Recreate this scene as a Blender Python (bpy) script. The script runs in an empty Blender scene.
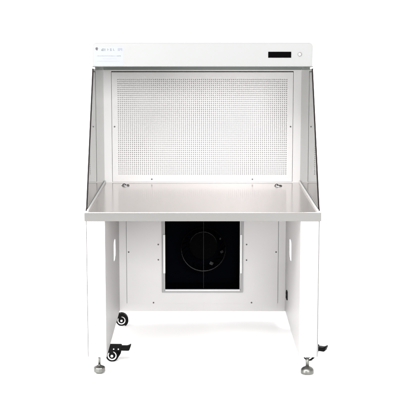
import bpy, bmesh, math, random
from mathutils import Vector, Matrix
random.seed(4)
S = bpy.context.scene
COL = S.collection
R = math.radians

# ------------------------------------------------------------------ materials
def pmat(name, col, rough=0.5, metal=0.0, spec=0.5, var=0.0, vscale=3.0, stretch=(1, 1, 1), bump=0.0, bscale=400.0, rvar=0.0, coat=0.0):
    m = bpy.data.materials.new(name); m.use_nodes = True
    nt = m.node_tree; b = nt.nodes['Principled BSDF']
    b.inputs['Base Color'].default_value = (*col, 1)
    b.inputs['Roughness'].default_value = rough
    b.inputs['Metallic'].default_value = metal
    b.inputs['Specular IOR Level'].default_value = spec
    b.inputs['Coat Weight'].default_value = coat
    tc = nt.nodes.new('ShaderNodeTexCoord'); mp = nt.nodes.new('ShaderNodeMapping')
    mp.inputs['Scale'].default_value = stretch
    nt.links.new(tc.outputs['Object'], mp.inputs['Vector'])
    if var or rvar:
        n = nt.nodes.new('ShaderNodeTexNoise'); n.inputs['Scale'].default_value = vscale; n.inputs['Detail'].default_value = 5
        nt.links.new(mp.outputs['Vector'], n.inputs['Vector'])
        if var:
            mx = nt.nodes.new('ShaderNodeMix'); mx.data_type = 'RGBA'
            mx.inputs['A'].default_value = (*[c * (1 - var) for c in col], 1)
            mx.inputs['B'].default_value = (*[min(1, c * (1 + var)) for c in col], 1)
            nt.links.new(n.outputs['Fac'], mx.inputs['Factor'])
            nt.links.new(mx.outputs['Result'], b.inputs['Base Color'])
        if rvar:
            mr = nt.nodes.new('ShaderNodeMapRange')
            mr.inputs['From Min'].default_value = 0.3; mr.inputs['From Max'].default_value = 0.7
            mr.inputs['To Min'].default_value = rough - rvar; mr.inputs['To Max'].default_value = rough + rvar
            nt.links.new(n.outputs['Fac'], mr.inputs['Value']); nt.links.new(mr.outputs['Result'], b.inputs['Roughness'])
    if bump:
        n2 = nt.nodes.new('ShaderNodeTexNoise'); n2.inputs['Scale'].default_value = bscale; n2.inputs['Detail'].default_value = 3
        nt.links.new(mp.outputs['Vector'], n2.inputs['Vector'])
        bp = nt.nodes.new('ShaderNodeBump'); bp.inputs['Strength'].default_value = bump; bp.inputs['Distance'].default_value = 0.001
        nt.links.new(n2.outputs['Fac'], bp.inputs['Height']); nt.links.new(bp.outputs['Normal'], b.inputs['Normal'])
    return m

def glass_mat():
    m = bpy.data.materials.new('side_glass'); m.use_nodes = True
    nt = m.node_tree; nt.nodes.clear()
    o = nt.nodes.new('ShaderNodeOutputMaterial'); mix = nt.nodes.new('ShaderNodeMixShader')
    t = nt.nodes.new('ShaderNodeBsdfTransparent'); t.inputs['Color'].default_value = (0.40, 0.41, 0.40, 1)
    g = nt.nodes.new('ShaderNodeBsdfGlossy'); g.inputs['Roughness'].default_value = 0.0; g.inputs['Color'].default_value = (0.82, 0.815, 0.81, 1)
    ge = nt.nodes.new('ShaderNodeNewGeometry'); d = nt.nodes.new('ShaderNodeVectorMath'); d.operation = 'DOT_PRODUCT'
    nt.links.new(ge.outputs['Incoming'], d.inputs[0]); nt.links.new(ge.outputs['Normal'], d.inputs[1])
    def mth(op, a, b=None):
        n = nt.nodes.new('ShaderNodeMath'); n.operation = op
        for i, v in enumerate((a, b)):
            if v is None: continue
            if isinstance(v, (int, float)): n.inputs[i].default_value = v
            else: nt.links.new(v, n.inputs[i])
        return n.outputs[0]
    c = mth('ABSOLUTE', d.outputs['Value']); c = mth('SUBTRACT', 1.0, c); c = mth('POWER', c, 5.0)
    c = mth('MULTIPLY', c, 0.96); c = mth('ADD', c, 0.04)         # Schlick reflectance of glass
    nt.links.new(c, mix.inputs['Fac']); nt.links.new(t.outputs[0], mix.inputs[1]); nt.links.new(g.outputs[0], mix.inputs[2])
    nt.links.new(mix.outputs[0], o.inputs['Surface'])
    return m

M = {}
M['sweep'] = pmat('white_sweep', (0.93, 0.93, 0.93), 0.9, spec=0.0, var=0.01)
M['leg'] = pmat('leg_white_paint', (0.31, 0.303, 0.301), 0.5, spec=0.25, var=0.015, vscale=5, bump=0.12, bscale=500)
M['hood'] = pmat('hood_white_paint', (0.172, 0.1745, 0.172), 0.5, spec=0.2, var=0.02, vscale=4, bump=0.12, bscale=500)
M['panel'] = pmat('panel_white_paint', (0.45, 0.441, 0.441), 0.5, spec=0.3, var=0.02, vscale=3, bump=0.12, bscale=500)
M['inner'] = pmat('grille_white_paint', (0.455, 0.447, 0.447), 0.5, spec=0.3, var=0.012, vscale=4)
M['steel'] = pmat('brushed_steel', (0.635, 0.585, 0.563), 0.17, 1.0, var=0.008, vscale=14, stretch=(0.35, 9, 9), rvar=0.012, bump=0.006, bscale=160)
M['steel_lip_darkened'] = pmat('darkened_steel', (0.172, 0.169, 0.164), 0.25, 1.0, var=0.02, vscale=14, stretch=(0.35, 9, 9), rvar=0.02, bump=0.006, bscale=160)  # worktop steel darkened so the lit front lip looks less bright
M['strip'] = pmat('wall_shade_colour', (0.13, 0.145, 0.138), 0.5, spec=0.2, var=0.05, vscale=6)  # colour of the wall in shade below the hood
M['wire'] = pmat('dark_wire', (0.010, 0.010, 0.011), 0.6, spec=0.1, var=0.1)
M['frame'] = pmat('frame_aluminium', (0.24, 0.24, 0.24), 0.5, spec=0.3, var=0.03)
M['rail'] = pmat('rail_white', (0.5, 0.5, 0.495), 0.4, var=0.02)
M['media'] = pmat('filter_media', (0.44, 0.425, 0.425), 0.9, spec=0.1, var=0.75, vscale=5)
M['void'] = pmat('dark_cavity', (0.0012, 0.0015, 0.0026), 0.9, spec=0.0, var=0.2)
M['fan'] = pmat('fan_black_metal', (0.0014, 0.0014, 0.0016), 0.7, 0.0, spec=0.0, var=0.2)
M['fan_edge'] = pmat('fan_edge_metal', (0.13, 0.13, 0.135), 0.5, 0.0, var=0.3, vscale=9)
M['fan_tab'] = pmat('bracket_metal', (0.03, 0.03, 0.031), 0.5, 0.5, spec=0.1, var=0.6, vscale=60)
M['blade_glint'] = pmat('blade_glint_grey', (0.012, 0.012, 0.013), 0.5, 0.3, spec=0.1, var=0.6, vscale=60)  # grey standing in for blurred highlights on the blades
M['black'] = pmat('black_plastic', (0.003, 0.003, 0.003), 0.55, spec=0.06, var=0.2, vscale=60)
M['rubber'] = pmat('black_rubber', (0.003, 0.0028, 0.0028), 0.7, spec=0.05, var=0.2, vscale=40)
M['seal'] = pmat('dark_seal', (0.008, 0.006, 0.006), 0.6, spec=0.1, var=0.2, vscale=20)
M['gap'] = pmat('seam_gap', (0.09, 0.09, 0.09), 0.8, spec=0.1, var=0.1)
M['screen'] = pmat('black_display', (0.0012, 0.0011, 0.0012), 0.6, spec=0.0, var=0.1)
M['chrome'] = pmat('zinc', (0.15, 0.15, 0.14), 0.40, 1.0, var=0.15, vscale=60)
M['fit'] = pmat('bright_nickel', (0.36, 0.35, 0.345), 0.3, 1.0, var=0.1, vscale=60)
M['dark_chrome'] = pmat('dark_chrome', (0.15, 0.145, 0.143), 0.3, 1.0, var=0.2, vscale=60)
M['hub'] = pmat('hub_white', (0.42, 0.42, 0.415), 0.4, var=0.05, vscale=30)
M['screw'] = pmat('screw_steel', (0.09, 0.085, 0.085), 0.4, 0.6, var=0.1, vscale=200)
M['label'] = pmat('label_film', (0.150, 0.158, 0.172), 0.5, var=0.01)
M['ink'] = pmat('label_ink_grey', (0.045, 0.055, 0.058), 0.5, var=0.1, vscale=80)
M['ink_dark'] = pmat('label_ink_plum', (0.018, 0.012, 0.017), 0.5, var=0.1, vscale=80)
M['ink_blue'] = pmat('label_ink_pale', (0.085, 0.09, 0.115), 0.5, var=0.1, vscale=80)
M['ink_faint'] = pmat('label_ink_faint', (0.13, 0.135, 0.165), 0.5, var=0.1, vscale=80)
M['glass'] = glass_mat()

# ------------------------------------------------------------------ mesh helpers
def box(bm, x0, x1, y0, y1, z0, z1, mi=0, bev=0.0, seg=2, mat=None):
    t = bmesh.new()
    bmesh.ops.create_cube(t, size=1)
    for v in t.verts:
        v.co = Vector((x0 + (v.co.x + .5) * (x1 - x0), y0 + (v.co.y + .5) * (y1 - y0), z0 + (v.co.z + .5) * (z1 - z0)))
    if bev:
        bmesh.ops.bevel(t, geom=t.edges[:], offset=bev, segments=seg, profile=0.5, affect='EDGES')
    merge(bm, t, mi, mat)

def merge(bm, t, mi=0, mat=None):
    if mat is not None: bmesh.ops.transform(t, matrix=mat, verts=t.verts)
    for f in t.faces: f.material_index = mi
    me = bpy.data.meshes.new('tmp'); t.to_mesh(me); t.free()
    n0 = len(bm.faces)
    bm.from_mesh(me); bpy.data.meshes.remove(me)
    bm.faces.ensure_lookup_table()
    for f in bm.faces[n0:]: f.material_index = mi

def lathe(bm, prof, seg=40, mi=0, mat=None, smooth=True):
    """closed profile list of (r, h) about Z"""
    t = bmesh.new(); rings = []
    for r, h in prof:
        if r < 1e-6: rings.append([t.verts.new((0, 0, h))])
        else: rings.append([t.verts.new((r * math.cos(2 * math.pi * k / seg), r * math.sin(2 * math.pi * k / seg), h)) for k in range(seg)])
    for a, b in zip(rings, rings[1:]):
        for k in range(seg):
            k2 = (k + 1) % seg
            if len(a) == 1: f = [a[0], b[k2], b[k]]
            elif len(b) == 1: f = [a[k], a[k2], b[0]]
            else: f = [a[k], a[k2], b[k2], b[k]]
            fc = t.faces.new(f); fc.smooth = smooth
    bmesh.ops.recalc_face_normals(t, faces=t.faces[:])
    merge(bm, t, mi, mat)

def prism(bm, pts, h0, h1, mi=0, mat=None, bev=0.0):
    """polygon pts in XY extruded along Z"""
    t = bmesh.new()
    a = [t.verts.new((x, y, h0)) for x, y in pts]; b = [t.verts.new((x, y, h1)) for x, y in pts]
    t.faces.new(a[::-1]); t.faces.new(b)
    for i in range(len(pts)):
        j = (i + 1) % len(pts); t.faces.new((a[i], a[j], b[j], b[i]))
    bmesh.ops.recalc_face_normals(t, faces=t.faces[:])
    if bev: bmesh.ops.bevel(t, geom=t.edges[:], offset=bev, segments=2, affect='EDGES')
    merge(bm, t, mi, mat)

def sheet(bm, us, vs, skip, mapf, thick, mi=0):
    """grid sheet with the cells in skip left open, thickened along the vector thick"""
    t = bmesh.new()
    g = {(i, j): t.verts.new(mapf(u, v)) for i, u in enumerate(us) for j, v in enumerate(vs)}
    for i in range(len(us) - 1):
        for j in range(len(vs) - 1):
            if (i, j) in skip: continue
            t.faces.new((g[i, j], g[i + 1, j], g[i + 1, j + 1], g[i, j + 1]))
    loose = [v for v in t.verts if not v.link_faces]
    bmesh.ops.delete(t, geom=loose, context='VERTS')
    r = bmesh.ops.extrude_face_region(t, geom=t.faces[:])
    nv = [e for e in r['geom'] if isinstance(e, bmesh.types.BMVert)]
    orig = [f for f in t.faces]
    bmesh.ops.translate(t, vec=thick, verts=nv)
    bmesh.ops.recalc_face_normals(t, faces=t.faces[:])
    merge(bm, t, mi)

def obj(name, bm, mats, parent=None, loc=(0, 0, 0), rot=(0, 0, 0)):
    me = bpy.data.meshes.new(name); bm.to_mesh(me); bm.free()
    for m in (mats if isinstance(mats, (list, tuple)) else [mats]): me.materials.append(m)
    o = bpy.data.objects.new(name, me); COL.objects.link(o)
    o.location = loc; o.rotation_euler = rot
    if parent: o.parent = parent
    return o

def copy_tree(o, parent, loc=None, rot=None):
    c = o.copy(); COL.objects.link(c); c.parent = parent
    if loc is not None: c.location = loc
    if rot is not None: c.rotation_euler = rot
    for ch in list(o.children): copy_tree(ch, c)
    return c
B = bmesh.new
RX = Matrix.Rotation(R(90), 4, 'X')        # lathe axis Z -> -Y (faces the front)
RY = Matrix.Rotation(R(90), 4, 'Y')

# ------------------------------------------------------------------ setting: one white studio sweep, floor curving up into the wall
bm = B(); ya, yb, rad, top = -14.0, 9.0, 2.5, 9.0
prof = [(ya, 0.0), (-4, 0), (0, 0), (3, 0)] + [(yb - rad + rad * math.sin(a), rad - rad * math.cos(a)) for a in [R(90) * k / 24 for k in range(25)]] + [(yb, top)]
L = [bm.verts.new((-14, y, z)) for y, z in prof]; Rr = [bm.verts.new((14, y, z)) for y, z in prof]
for i in range(len(prof) - 1):
    f = bm.faces.new((L[i], Rr[i], Rr[i + 1], L[i + 1])); f.smooth = True
o = obj('floor', bm, M['sweep']); o['kind'] = 'structure'

# ------------------------------------------------------------------ the bench
ZT = 0.786       # worktop height
W = 0.545        # half width over the legs
YB = 1.03        # face of the back wall above the worktop
YP = 0.92        # face of the lower rear panel
bench = bpy.data.objects.new('clean_bench', None); COL.objects.link(bench)
bench['label'] = 'white laminar flow clean bench with perforated back grille, glass sides and steel worktop'
bench['category'] = 'clean bench'

# worktop: folded stainless tray
bm = B()
box(bm, -0.550, 0.550, 0.0035, 1.10, ZT - 0.041, ZT, 0, 0.0025, 2)
worktop = obj('worktop', bm, M['steel'], bench)
bm = B(); box(bm, -0.5505, 0.5505, 0.0, 0.0030, ZT - 0.0412, ZT - 0.0012, 0, 0.0008, 2)  # thin facing added to carry the darkened steel of the lip
obj('added_dark_lip_facing', bm, M['steel_lip_darkened'], worktop)
# two small chrome hose fittings on the worktop
def fitting():
    bm = B()
    lathe(bm, [(0, 0.0045), (0.026, 0.0045), (0.0285, 0.003), (0.029, 0.0)], 40, 0, Matrix.Diagonal((1, 0.9, 1, 1)))
    lathe(bm, [(0.013, 0.0045), (0.0125, 0.009), (0.009, 0.0135), (0.004, 0.0155), (0, 0.016)], 32, 1, Matrix.Translation((-0.010, 0.004, 0)))
    box(bm, 0.007, 0.025, -0.006, 0.004, 0.0047, 0.0085, 2, 0.0015)
    box(bm, -0.006, 0.012, -0.001, 0.005, 0.006, 0.0095, 1, 0.0012)
    return bm
f1 = obj('hose_fitting', fitting(), [M['fit'], M['dark_chrome'], M['black']], worktop, (-0.416, 0.905, ZT))
f1.scale = (0.78, 0.78, 0.7)
f2 = copy_tree(f1, worktop, (0.409, 0.892, ZT), (0, 0, R(-14)))

# rear housing (post frame around the grille), a box closed behind
bm = B()
GX, GZ0, GZ1 = 0.495, ZT + 0.004, 1.392
sheet(bm, [-0.5393, -GX - 0.0022, GX + 0.0022, 0.5393], [ZT, GZ0, GZ1 + 0.005, 1.443], {(1, 1)}, lambda u, v: (u, YB, v), (0, 0.02, 0))
box(bm, -0.5393, 0.5393, 1.052, 1.10, ZT, 1.443)
housing = obj('rear_housing', bm, M['inner'], bench)
# dark gap behind the grille's edge, and the filter
bm = B(); box(bm, -GX - 0.0018, GX + 0.0018, YB + 0.014, YB + 0.0195, GZ0 + 0.0005, GZ1 + 0.0045)
obj('gasket', bm, M['seal'], housing)

bm = B(); box(bm, -0.5385, 0.5385, YB - 0.012, YB - 0.0005, GZ1 + 0.0125, 1.4425, 0, 0.002)  # dark strip added to imitate shade on the wall above the grille
obj('top_shade_strip', bm, M['strip'], housing)
# perforated grille: 86 x 49 real holes
NX, NZ = 86, 49
hx0, hx1, hz0, hz1 = -0.4600, 0.4600, 0.8335, 1.3525
px, pz = (hx1 - hx0) / (NX - 1), (hz1 - hz0) / (NZ - 1)
y0, y1 = YB - 0.002, YB - 0.0006
verts, faces = [], []
gx0, gz0 = hx0 - px / 2, hz0 - pz / 2
idx = {}
for j in range(NZ + 1):
    for i in range(NX + 1):
        idx[i, j] = len(verts); verts.append((gx0 + i * px, y0, gz0 + j * pz))
hr = 0.0030
for j in range(NZ):
    for i in range(NX):
        cx, cz = hx0 + i * px, hz0 + j * pz
        n = len(verts)
        for yy in (y0, y1):
            for k in range(8):
                a = R(22.5 + 45 * k); verts.append((cx + hr * math.cos(a), yy, cz + hr * math.sin(a)))
        c = [idx[i + 1, j + 1], idx[i, j + 1], idx[i, j], idx[i + 1, j]]     # corners at 45,135,225,315 deg
        for q in range(4):
            a, b = n + 2 * q, n + (2 * q + 1) % 8
            # octagon vertices 2q (22.5+90q) and 2q+1 (67.5+90q) look to corner q
            faces.append((c[q], b, a))
            faces.append((c[q], c[(q + 1) % 4], n + (2 * q + 2) % 8, b))
        for k in range(8):
            k2 = (k + 1) % 8; faces.append((n + k, n + k2, n + 8 + k2, n + 8 + k))
me = bpy.data.meshes.new('holes'); me.from_pydata(verts, [], faces)
bm = B(); bm.from_mesh(me); bpy.data.meshes.remove(me)
gx1, gz1 = gx0 + NX * px, gz0 + NZ * pz
# plain margin of the grille, with a folded edge
sheet(bm, [-GX, gx0, gx1, GX], [GZ0 + 0.001, gz0, gz1, GZ1], {(1, 1)}, lambda u, v: (u, y0, v), (0, 0.0014, 0))
sheet(bm, [-GX, -GX + 0.003, GX - 0.003, GX], [GZ0 + 0.001, GZ0 + 0.004, GZ1 - 0.003, GZ1], {(1, 1)}, lambda u, v: (u, y0 + 0.0014, v), (0, 0.0146, 0))
grille = obj('perforated_grille', bm, M['inner'], bench)
bm = B(); box(bm, -GX + 0.006, GX - 0.006, YB + 0.006, YB + 0.012, GZ0 + 0.006, GZ1 - 0.006)
obj('filter_media', bm, M['media'], grille)
def screw_bm(r=0.0042):
    bm = B(); lathe(bm, [(0, 0.0022), (r * 0.6, 0.0022), (r, 0.0012), (r, -0.002)], 20, 0, RX)
    box(bm, -r * .6, r * .6, -0.0026, -0.0021, -0.0006, 0.0006)
    return bm
sc = None
def screw(x, y, z, parent, rot=0.0):
    global sc
    if sc is None: sc = obj('screw', screw_bm(), M['screw'], parent, (x, y, z)); return sc
    return copy_tree(sc, parent, (x, y, z), (0, rot, 0))
for x, z in ((-0.481, 1.095), (0.483, 1.095), (-0.279, 0.8045), (0.276, 0.8045)):
    screw(x, y0 - 0.0002, z, grille, random.uniform(0, 3))

# hood
HY, HZ0, HZ1, HW = 0.452, 1.443, 1.559, 0.5425
bm = B(); cr = 0.015
pr = [(-HW, HZ0), (HW, HZ0)] + [(HW - cr + cr * math.cos(R(a)), HZ1 - cr + cr * math.sin(R(a))) for a in range(0, 91, 15)] + [(-HW + cr + cr * math.cos(R(a)), HZ1 - cr + cr * math.sin(R(a))) for a in range(90, 181, 15)]
prism(bm, pr, HY, 1.10, 0, Matrix(((1, 0, 0, 0), (0, 0, 1, 0), (0, 1, 0, 0), (0, 0, 0, 1))), 0.002)
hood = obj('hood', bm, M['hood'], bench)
bm = B()
box(bm, 0.3235, 0.4365, HY - 0.003, HY + 0.002, 1.4865, 1.5155, 0, 0.0008)
obj('display', bm, M['screen'], hood)
bm = B()
Tm = Matrix.Translation((0.4785, HY, 1.503)) @ RX
lathe(bm, [(0.0095, -0.001), (0.0095, 0.003), (0.0088, 0.004), (0.0070, 0.004), (0.0066, 0.0028)], 40, 0, Tm)
lathe(bm, [(0.0066, 0.0028), (0.0050, 0.0045), (0.0, 0.0052)], 40, 1, Tm)
obj('power_button', bm, [M['dark_chrome'], M['hub']], hood)
# printed label: film with logo mark, a row of blurred glyphs and fine lines
bm = B(); lx0, lx1, ly = -0.5370, -0.3900, HY - 0.0004
box(bm, lx0, lx1, ly, HY + 0.001, 1.4470, 1.5400, 0)
pxm = 1 / 202.4
def LX(p): return (p - 202.7) * pxm + 0.0015
def LZ(p): return 1.4465 + (66.0 - p) * pxm * 0.985 
def mark(xa, xb, ya, yb, mi): box(bm, LX(xa), LX(xb), ly - 0.0003, ly + 0.0003, LZ(yb), LZ(ya), mi)
mark(96.2, 97.6, 47.4, 50.4, 2); mark(95.5, 96.1, 47.8, 49.6, 2); mark(97.7, 98.2, 48.3, 48.9, 2)
rows = [(101.4, 102.1, 49.4, 51.0), (102.2, 102.6, 48.4, 51.0), (102.7, 103.5, 48.6, 49.0), (102.7, 103.5, 49.6, 50.0), (102.7, 103.5, 50.5, 51.0), (103.7, 104.1, 48.4, 51.0), (104.4, 105.6, 48.9, 49.3), (104.8, 105.2, 49.4, 51.0),
        (107.4, 107.8, 48.5, 50.8), (108.0, 108.7, 49.4, 49.8), (110.2, 110.6, 48.4, 51.0), (110.7, 111.6, 48.6, 49.0), (110.9, 111.4, 49.5, 51.0), (113.2, 113.6, 48.6, 50.7), (113.8, 114.3, 50.2, 50.7),
        ]
for r in rows: mark(*r, 1)
for k in range(4):
    for q in range(3):
        if (k * 5 + q * 3) % 7 != 2: mark(117.8 + k * 1.15, 118.7 + k * 1.15, 48.3 + q * 0.95, 48.95 + q * 0.95, 3)
x = 97.0
while x < 120.5:
    w = random.uniform(0.35, 0.8); mark(x, x + w, 55.6 + random.uniform(0, .25), 56.5 - random.uniform(0, .2), 3 if x < 112 else 1 if x > 116.5 else 3); x += w + random.uniform(0.25, 0.5)
x = 97.0
while x < 119:
    w = random.uniform(0.5, 1.0); mark(x, x + w, 61.1, 61.7, 4); x += w + 0.35
x = 103.0
while x < 116:
    w = random.uniform(0.5, 1.0); mark(x, x + w, 58.6, 59.1, 4); x += w + 0.4
obj('label_sticker', bm, [M['label'], M['ink'], M['ink_dark'], M['ink_blue'], M['ink_faint']], hood)

# sloping side glasses
def side(sgn):
    x0, x1 = sorted((sgn * 0.5395, sgn * 0.5445))
    prof = [(0.032, ZT + 0.004), (0.456, HZ0 - 0.001), (YB + 0.05, HZ0 - 0.001), (YB + 0.05, ZT + 0.004)]
    Y2 = Matrix(((0, 0, 1, 0), (1, 0, 0, 0), (0, 1, 0, 0), (0, 0, 0, 1)))   # (y,z) polygon extruded along X
    bm = B(); prism(bm, prof, x0, x1, 0, Y2)
    g = obj('side_glass', bm, M['glass'], bench)
    # dark seal on the sloping front edge
    dy, dz = 0.456 - 0.032, HZ0 - ZT - 0.005
    ln = math.hypot(dy, dz); ny, nz = -dz / ln, dy / ln
    a, b = Vector((0.032, ZT + 0.004)), Vector((0.456, HZ0 - 0.001))
    n = Vector((ny, nz))
    q = [a - n * 0.004, b - n * 0.004, b + n * 0.0035, a + n * 0.0035]
    bm = B(); prism(bm, [tuple(p) for p in q], x0 - 0.0008, x1 + 0.0008, 0, Y2)
    obj('edge_seal', bm, M['seal'], g)
    # white channel on the worktop that holds the glass
    bm = B()
    for xa, xb in ((0.5320, 0.5388), (0.5452, 0.5492)):
        xs = sorted((sgn * xa, sgn * xb)); box(bm, xs[0], xs[1], 0.012, YB - 0.001, ZT + 0.0003, ZT + 0.011, 0, 0.001)
    xs = sorted((sgn * 0.5389, sgn * 0.5451)); box(bm, xs[0], xs[1], 0.012, YB - 0.001, ZT + 0.0003, ZT + 0.0036)
    obj('rail', bm, M['rail'], g)
    # small bracket under the hood corner
    bm = B(); xs = sorted((sgn * 0.531, sgn * 0.5475)); box(bm, xs[0], xs[1], 0.446, 0.47, HZ0 - 0.014, HZ0 - 0.0015, 0, 0.002)
    obj('corner_clip', bm, M['frame'], g)
    return g
side(-1); side(1)

# hollow legs: front plate, inner sheet with a hand slot, outer sheet, bottom plate; open at the rear
LZ0, LZ1, LI = 0.090, ZT - 0.0415, 0.4555
def leg(sgn):
    bm = B()
    xs = sorted((sgn * LI, sgn * (W - 0.0044)))
    box(bm, xs[0], xs[1], 0.006, 0.012, LZ0, LZ1, 0, 0.0008)
    xg = sorted((sgn * (W - 0.0150), sgn * (W - 0.0023))); box(bm, xg[0], xg[1], 0.0160, 0.020, LZ0, LZ1)
    hy0, hy1, hz0_, hz1_ = 0.535, 0.675, 0.435, 0.545
    ys = [0.0115, hy0, hy1, YP - 0.001]; zs = [LZ0, hz0_, hz0_ + 0.014, hz1_ - 0.014, hz1_, LZ1]
    def slot(u, v):      # pull the slot's corners in, so that its ends are rounded off
        if u in (hy0, hy1) and v in (hz0_, hz1_): u += 0.030 if u == hy0 else -0.030
        return (sgn * LI, u, v)
    sheet(bm, ys, zs, {(1, 1), (1, 2), (1, 3)}, slot, (sgn * 0.003, 0, 0))
    xo = sorted((sgn * (W - 0.0022), sgn * W)); box(bm, xo[0], xo[1], 0.0065, YP - 0.001, LZ0, LZ1)
    xb = sorted((sgn * (LI + 0.0035), sgn * (W - 0.0025))); box(bm, xb[0], xb[1], 0.0125, YP - 0.001, LZ0 + 0.001, LZ0 + 0.005)
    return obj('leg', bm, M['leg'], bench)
leg_l, leg_r = leg(-1), leg(1)
bm = B(); box(bm, LI - 0.006, LI + 0.002, 0.735, 0.785, 0.190, 0.236, 0, 0.0025)
box(bm, LI - 0.0075, LI - 0.0055, 0.748, 0.772, 0.196, 0.210, 1, 0.0005); box(bm, LI - 0.0075, LI - 0.0055, 0.748, 0.772, 0.216, 0.230, 1, 0.0005)
obj('power_inlet', bm, [M['black'], M['rubber']], leg_r)

# levelling feet
def foot(x, y, stem, knob):
    r = obj('levelling_foot', stem(B()), M['chrome'], bench, (x, y, 0))
    obj('foot_base', knob(B()), M['chrome'], r)
    return r
def stem1(bm):
    lathe(bm, [(0, 0.040), (0.0056, 0.040), (0.0056, 0.088), (0, 0.088)], 20); lathe(bm, [(0, 0.0835), (0.013, 0.0835), (0.013, 0.0895), (0, 0.0895)], 6, smooth=False); return bm
def knob1(bm):
    lathe(bm, [(0, 0.043), (0.0065, 0.0425), (0.009, 0.039), (0.020, 0.0335), (0.0265, 0.030), (0.0275, 0.027), (0.0275, 0.010), (0.0255, 0.0065), (0.018, 0.004), (0.017, 0.0), (0, 0)], 12, smooth=False); return bm
def stem2(bm):
    lathe(bm, [(0, 0.030), (0.0080, 0.030), (0.0080, 0.0825), (0, 0.0825)], 20); lathe(bm, [(0, 0.080), (0.0115, 0.080), (0.0115, 0.0895), (0, 0.0895)], 6, smooth=False); return bm
def knob2(bm):
    lathe(bm, [(0, 0.037), (0.009, 0.0365), (0.012, 0.034), (0.022, 0.0295), (0.0285, 0.0235), (0.031, 0.017), (0.031, 0.014)], 40)
    lathe(bm, [(0.031, 0.014), (0.0315, 0.012), (0.0315, 0.004), (0.030, 0.0), (0, 0)], 40); return bm
foot(-0.494, 0.052, stem1, knob1); foot(0.4995, 0.045, stem2, knob2)

# casters: yaw 0 trails towards +X; wheel side faces the front
def caster(loc, yaw, brake=True):
    wr = 0.0305; off = 0.050
    XZ = Matrix(((1, 0, 0, 0), (0, 0, 1, 0), (0, 1, 0, 0), (0, 0, 0, 1)))      # (x,z) polygon extruded along Y
    bm = B()
    lathe(bm, [(0, 0.0893), (0.024, 0.0893), (0.024, 0.084), (0.018, 0.079), (0.0, 0.079)], 28)
    if brake:
        prism(bm, [(-0.018, 0.0835), (0.094, 0.0835), (0.097, 0.080), (0.097, 0.057), (0.091, 0.053), (0.030, 0.0635), (-0.014, 0.070)], -0.018, 0.018, 0, XZ, 0.0012)
        prism(bm, [(off - 0.018, 0.064), (off + 0.004, 0.064), (off + 0.009, wr + 0.004), (off + 0.006, wr - 0.007), (off - 0.006, wr - 0.008), (off - 0.010, wr)], -0.0175, -0.0145, 0, XZ, 0.0006)
        prism(bm, [(off - 0.018, 0.064), (0.096, 0.058), (0.090, 0.034), (0.078, 0.014), (off + 0.012, wr - 0.016), (off - 0.010, wr - 0.008)], 0.0145, 0.0175, 0, XZ, 0.0006)
    else:
        arc = lambda r, a0, a1, n: [(off + r * math.cos(R(a0 + (a1 - a0) * k / n)), wr + 0.002 + r * math.sin(R(a0 + (a1 - a0) * k / n))) for k in range(n + 1)]
        for ya_, yb_ in ((-0.0185, -0.0145), (0.0145, 0.0185)):
            prism(bm, arc(0.0385, -55, 125, 24) + arc(0.0235, 125, -55, 24), ya_, yb_, 0, XZ)
            prism(bm, [(off - 0.032, 0.082), (off - 0.003, 0.064), (off + 0.006, wr), (off - 0.006, wr - 0.005), (off - 0.020, 0.050)], ya_ - 0.0004, yb_ + 0.0004, 0, XZ)
        prism(bm, arc(0.0385, -20, 125, 24) + arc(0.0345, 125, -20, 24), -0.0142, 0.0142, 0, XZ)
        prism(bm, [(-0.018, 0.083), (0.034, 0.083), (0.040, 0.071), (-0.014, 0.068)], -0.0140, 0.0140, 0, XZ)
    c = obj('caster', bm, M['black'], bench, loc, (0, 0, yaw))
    bm = B(); Wm = Matrix.Translation((off, 0, wr)) @ RX
    lathe(bm, [(0.0225, -0.0125), (0.028, -0.0125), (0.031, -0.009), (wr, 0), (0.031, 0.009), (0.028, 0.0125), (0.0225, 0.0125)], 40, 0, Wm)
    lathe(bm, [(0.0225, 0.0122), (0.017, 0.0115), (0.0165, 0.0085)], 40, 1, Wm); lathe(bm, [(0.0225, -0.0122), (0.017, -0.0115), (0.0165, -0.0085)], 40, 1, Wm)
    lathe(bm, [(0.0165, 0.0085), (0.0, 0.0085)], 40, 0, Wm); lathe(bm, [(0.0165, -0.0085), (0, -0.0085)], 40, 0, Wm)
    obj('wheel', bm, [M['rubber'], M['hub']], c)
    bm = B(); lathe(bm, [(0, 0.0225), (0.005, 0.0225), (0.0068, 0.0205), (0.0068, -0.0205), (0.005, -0.0225), (0, -0.0225)], 24, 0, Wm)
    obj('axle_bolt', bm, M['hub'], c)
    for xx in ((0.059, 0.082) if brake else ()):
        bm = B(); lathe(bm, [(0, 0.0215), (0.0036, 0.0212), (0.0036, 0.016), (0, 0.016)], 16, 0, RX)
        obj('rivet', bm, M['hub'], c, (xx, 0.0025, 0.066))
    if brake:
        bm = B()
        prism(bm, [(0.096, 0.0775), (0.124, 0.0775), (0.133, 0.081), (0.142, 0.0865), (0.143, 0.080), (0.136, 0.060), (0.132, 0.057), (0.096, 0.0575)], -0.016, 0.016, 0, XZ, 0.0015)
        obj('brake_lever', bm, M['black'], c)
    return c
caster((-0.497, 0.250, 0), R(-2)); caster((-0.498, 0.930, 0), R(4), False)
caster((0.4835, 0.285, 0), R(-26)); caster((0.497, 0.880, 0), R(15), False)

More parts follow.
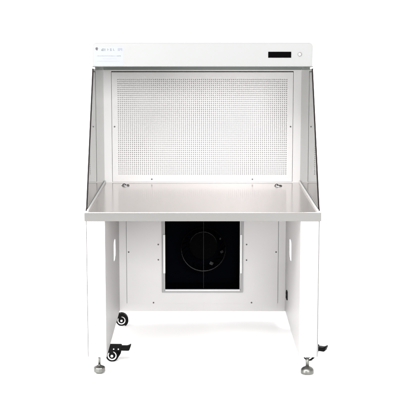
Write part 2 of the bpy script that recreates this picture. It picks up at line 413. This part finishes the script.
# lower rear panel: carcass, cover with the fan opening, frame, screws
bm = B()
sheet(bm, [-LI - 0.006, -0.205, 0.205, LI + 0.006], [0.083, 0.208, 0.632, LZ1], {(1, 1)}, lambda u, v: (u, YP, v), (0, 0.02, 0))
for xa, xb in ((-LI + 0.0005, -LI + 0.004), (LI - 0.004, LI - 0.0005)): box(bm, xa, xb, YP + 0.0205, 1.098, 0.083, LZ1)
box(bm, -LI + 0.0045, LI - 0.0045, 1.092, 1.098, 0.083, LZ1); box(bm, -LI + 0.0045, LI - 0.0045, YP + 0.0205, 1.0915, 0.083, 0.087)
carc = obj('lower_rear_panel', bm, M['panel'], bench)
bm = B(); CX = 0.4145
sheet(bm, [-CX, -0.209, 0.209, CX], [0.1285, 0.2045, 0.636, LZ1 - 0.004], {(1, 1)}, lambda u, v: (u, YP - 0.0030, v), (0, 0.0018, 0))
cover = obj('access_cover', bm, M['panel'], bench)
bm = B(); sheet(bm, [-CX - 0.0018, -0.4105, 0.4105, CX + 0.0018], [0.1287, 0.135, 0.70, LZ1 - 0.002], {(1, 1)}, lambda u, v: (u, YP - 0.0008, v), (0, 0.0006, 0))
obj('seam', bm, M['gap'], cover)
for x, z in ((-0.241, 0.459), (-0.241, 0.374), (-0.269, 0.133), (0.242, 0.459), (0.242, 0.372), (0.271, 0.133), (-0.4035, 0.417), (0.4035, 0.417)):
    screw(x, YP - 0.0032, z, cover, random.uniform(0, 3))
# fan opening frame
bm = B(); fz0, fz1 = 0.2035, 0.637
sheet(bm, [-0.2205, -0.2075, 0.2095, 0.2225], [fz0 - 0.012, fz0 + 0.001, fz1, fz1 + 0.012], {(1, 1)}, lambda u, v: (u, YP - 0.010, v), (0, 0.0068, 0))
frame = obj('fan_frame', bm, M['frame'], bench)
bm = B()
for s in (-1, 1):
    xs = sorted((s * 0.2040 + 0.001, s * 0.2160 + 0.001)); box(bm, xs[0], xs[1], YP - 0.0155, YP - 0.0102, 0.300, 0.515, 0, 0.001)
box(bm, -0.2045, 0.2065, YP - 0.013, YP - 0.0102, fz0 - 0.0035, fz0 + 0.0045, 0, 0.0008)
obj('retaining_clip', bm, M['rail'], frame)
# fan in a black recess
bm = B()
sheet(bm, [-0.2045, 0.2045], [0.2085, 0.6315], set(), lambda u, v: (u, 1.075, v), (0, 0.004, 0))
for a, b, c, d in ((-0.2045, -0.2015, 0.2085, 0.6315), (0.2015, 0.2045, 0.2085, 0.6315)): box(bm, a, b, YP + 0.0005, 1.0745, c, d)
box(bm, -0.201, 0.201, YP + 0.0005, 1.0745, 0.2085, 0.2115); box(bm, -0.201, 0.201, YP + 0.0005, 1.0745, 0.6285, 0.6315)
fan = obj('fan_box', bm, M['void'], bench)
FC = Vector((0.006, 0.0, 0.416))
def torus(bm, r, tr, y, mi=0, a0=0, a1=360, seg=72):
    t = bmesh.new(); full = a1 - a0 >= 360; n = seg
    rg = []
    for k in range(n if full else n + 1):
        a = R(a0 + (a1 - a0) * k / n)
        rg.append([t.verts.new((FC.x + (r + tr * math.cos(b)) * math.cos(a), y + tr * math.sin(b), FC.z + (r + tr * math.cos(b)) * math.sin(a))) for b in [2 * math.pi * q / 8 for q in range(8)]])
    for k in range(len(rg) if full else len(rg) - 1):
        A, Bq = rg[k], rg[(k + 1) % len(rg)]
        for q in range(8):
            f = t.faces.new((A[q], A[(q + 1) % 8], Bq[(q + 1) % 8], Bq[q])); f.smooth = True
    bmesh.ops.recalc_face_normals(t, faces=t.faces[:]); merge(bm, t, mi)
bm = B(); FM = Matrix.Translation((FC.x, 0, FC.z)) @ RX        # lathe height h lies at Y = -h
lathe(bm, [(0.127, -1.010), (0.127, -0.985), (0.123, -0.985), (0.122, -0.988)], 96, 0, FM); lathe(bm, [(0.122, -0.988), (0.122, -1.008)], 96, 1, FM); lathe(bm, [(0.122, -1.008), (0.127, -1.010)], 96, 0, FM)
obj('inlet_ring', bm, [M['fan'], M['fan_edge']], fan)
FM = Matrix.Translation((FC.x, 0, FC.z + 0.022)) @ RX
bm = B(); lathe(bm, [(0, -0.988), (0.074, -0.988), (0.076, -0.990)], 64, 0, FM); lathe(bm, [(0.076, -0.990), (0.076, -1.008)], 64, 1, FM); lathe(bm, [(0.076, -1.012), (0.074, -1.04), (0, -1.045)], 64, 0, FM)
obj('impeller_hub', bm, [M['fan'], M['fan_edge']], fan)
bm = B()
for k in range(22):
    a = 2 * math.pi * k / 22
    box(bm, 0.088, 0.126, -0.0008, 0.0008, 0.0, 0.05, 0, mat=Matrix.Translation((FC.x, 1.05, FC.z)) @ RX @ Matrix.Rotation(a, 4, 'Z') @ Matrix.Translation((0.107, 0, 0)) @ Matrix.Rotation(R(38), 4, 'Z') @ Matrix.Translation((-0.107, 0, 0)))
obj('fan_blades', bm, M['fan'], fan)
for ang, rr, hw, mt in ((-60, 0.088, 0.011, 'fan_tab'), (-6, 0.102, 0.009, 'blade_glint'), (34, 0.112, 0.006, 'blade_glint')):  # first is a motor bracket; the two dim tabs imitate blade glints
    bm = B(); box(bm, -hw * 0.8, hw * 0.8, -0.003, 0.003, -hw, hw, 0, 0.0025, 3)
    obj('bracket_and_glint', bm, M[mt], fan, (FC.x + rr * math.cos(R(ang)), 0.984, FC.z + rr * math.sin(R(ang))), (R(-25), R(-ang + 60), 0))
bm = B(); box(bm, 0.0055, 0.0075, YP + 0.004, YP + 0.007, 0.212, 0.628); obj('centre_wire', bm, M['wire'], fan)

# ------------------------------------------------------------------ light
w = bpy.data.worlds.new('World'); S.world = w; w.use_nodes = True
w.node_tree.nodes['Background'].inputs['Color'].default_value = (1, 1, 1, 1)
w.node_tree.nodes['Background'].inputs['Strength'].default_value = 0.9
def area(name, loc, target, size, sy, power, col=(1, 1, 1)):
    l = bpy.data.lights.new(name, 'AREA'); l.shape = 'RECTANGLE'; l.size = size; l.size_y = sy; l.energy = power; l.color = col
    o = bpy.data.objects.new(name, l); COL.objects.link(o); o.location = loc
    o.rotation_euler = (Vector(target) - Vector(loc)).to_track_quat('-Z', 'Y').to_euler(); return o
area('softbox', (-2.3, -1.9, 0.75), (0.2, 0.4, 0.4), 1.2, 1.2, 88)
area('high_softbox', (-3.0, -3.0, 3.5), (0, 0.5, 0.8), 2.0, 2.0, 200)
area('top_softbox', (-0.6, -3.2, 4.2), (0, 0.6, 0.6), 2.5, 2.0, 170)
area('front_softbox', (2.0, -7.3, 3.0), (0, 0, 0.7), 3, 2.2, 540)
area('back_softbox', (0, 4.0, 5.5), (0, 4.5, 0), 8, 5, 700)

# ------------------------------------------------------------------ camera
f, pitch = 1150.0, math.atan(175 / 1150.0)
cam = bpy.data.cameras.new('camera'); co = bpy.data.objects.new('camera', cam); COL.objects.link(co)
cam.sensor_width = 36; cam.lens = 36 * f / 400; cam.clip_end = 100
co.location = (-0.013, -5.265, 1.646); co.rotation_euler = (R(90) - pitch, 0, 0)
S.camera = co
S.view_settings.view_transform = 'Standard'; S.view_settings.look = 'None'
S.view_settings.exposure = 0.3; S.view_settings.gamma = 1.0
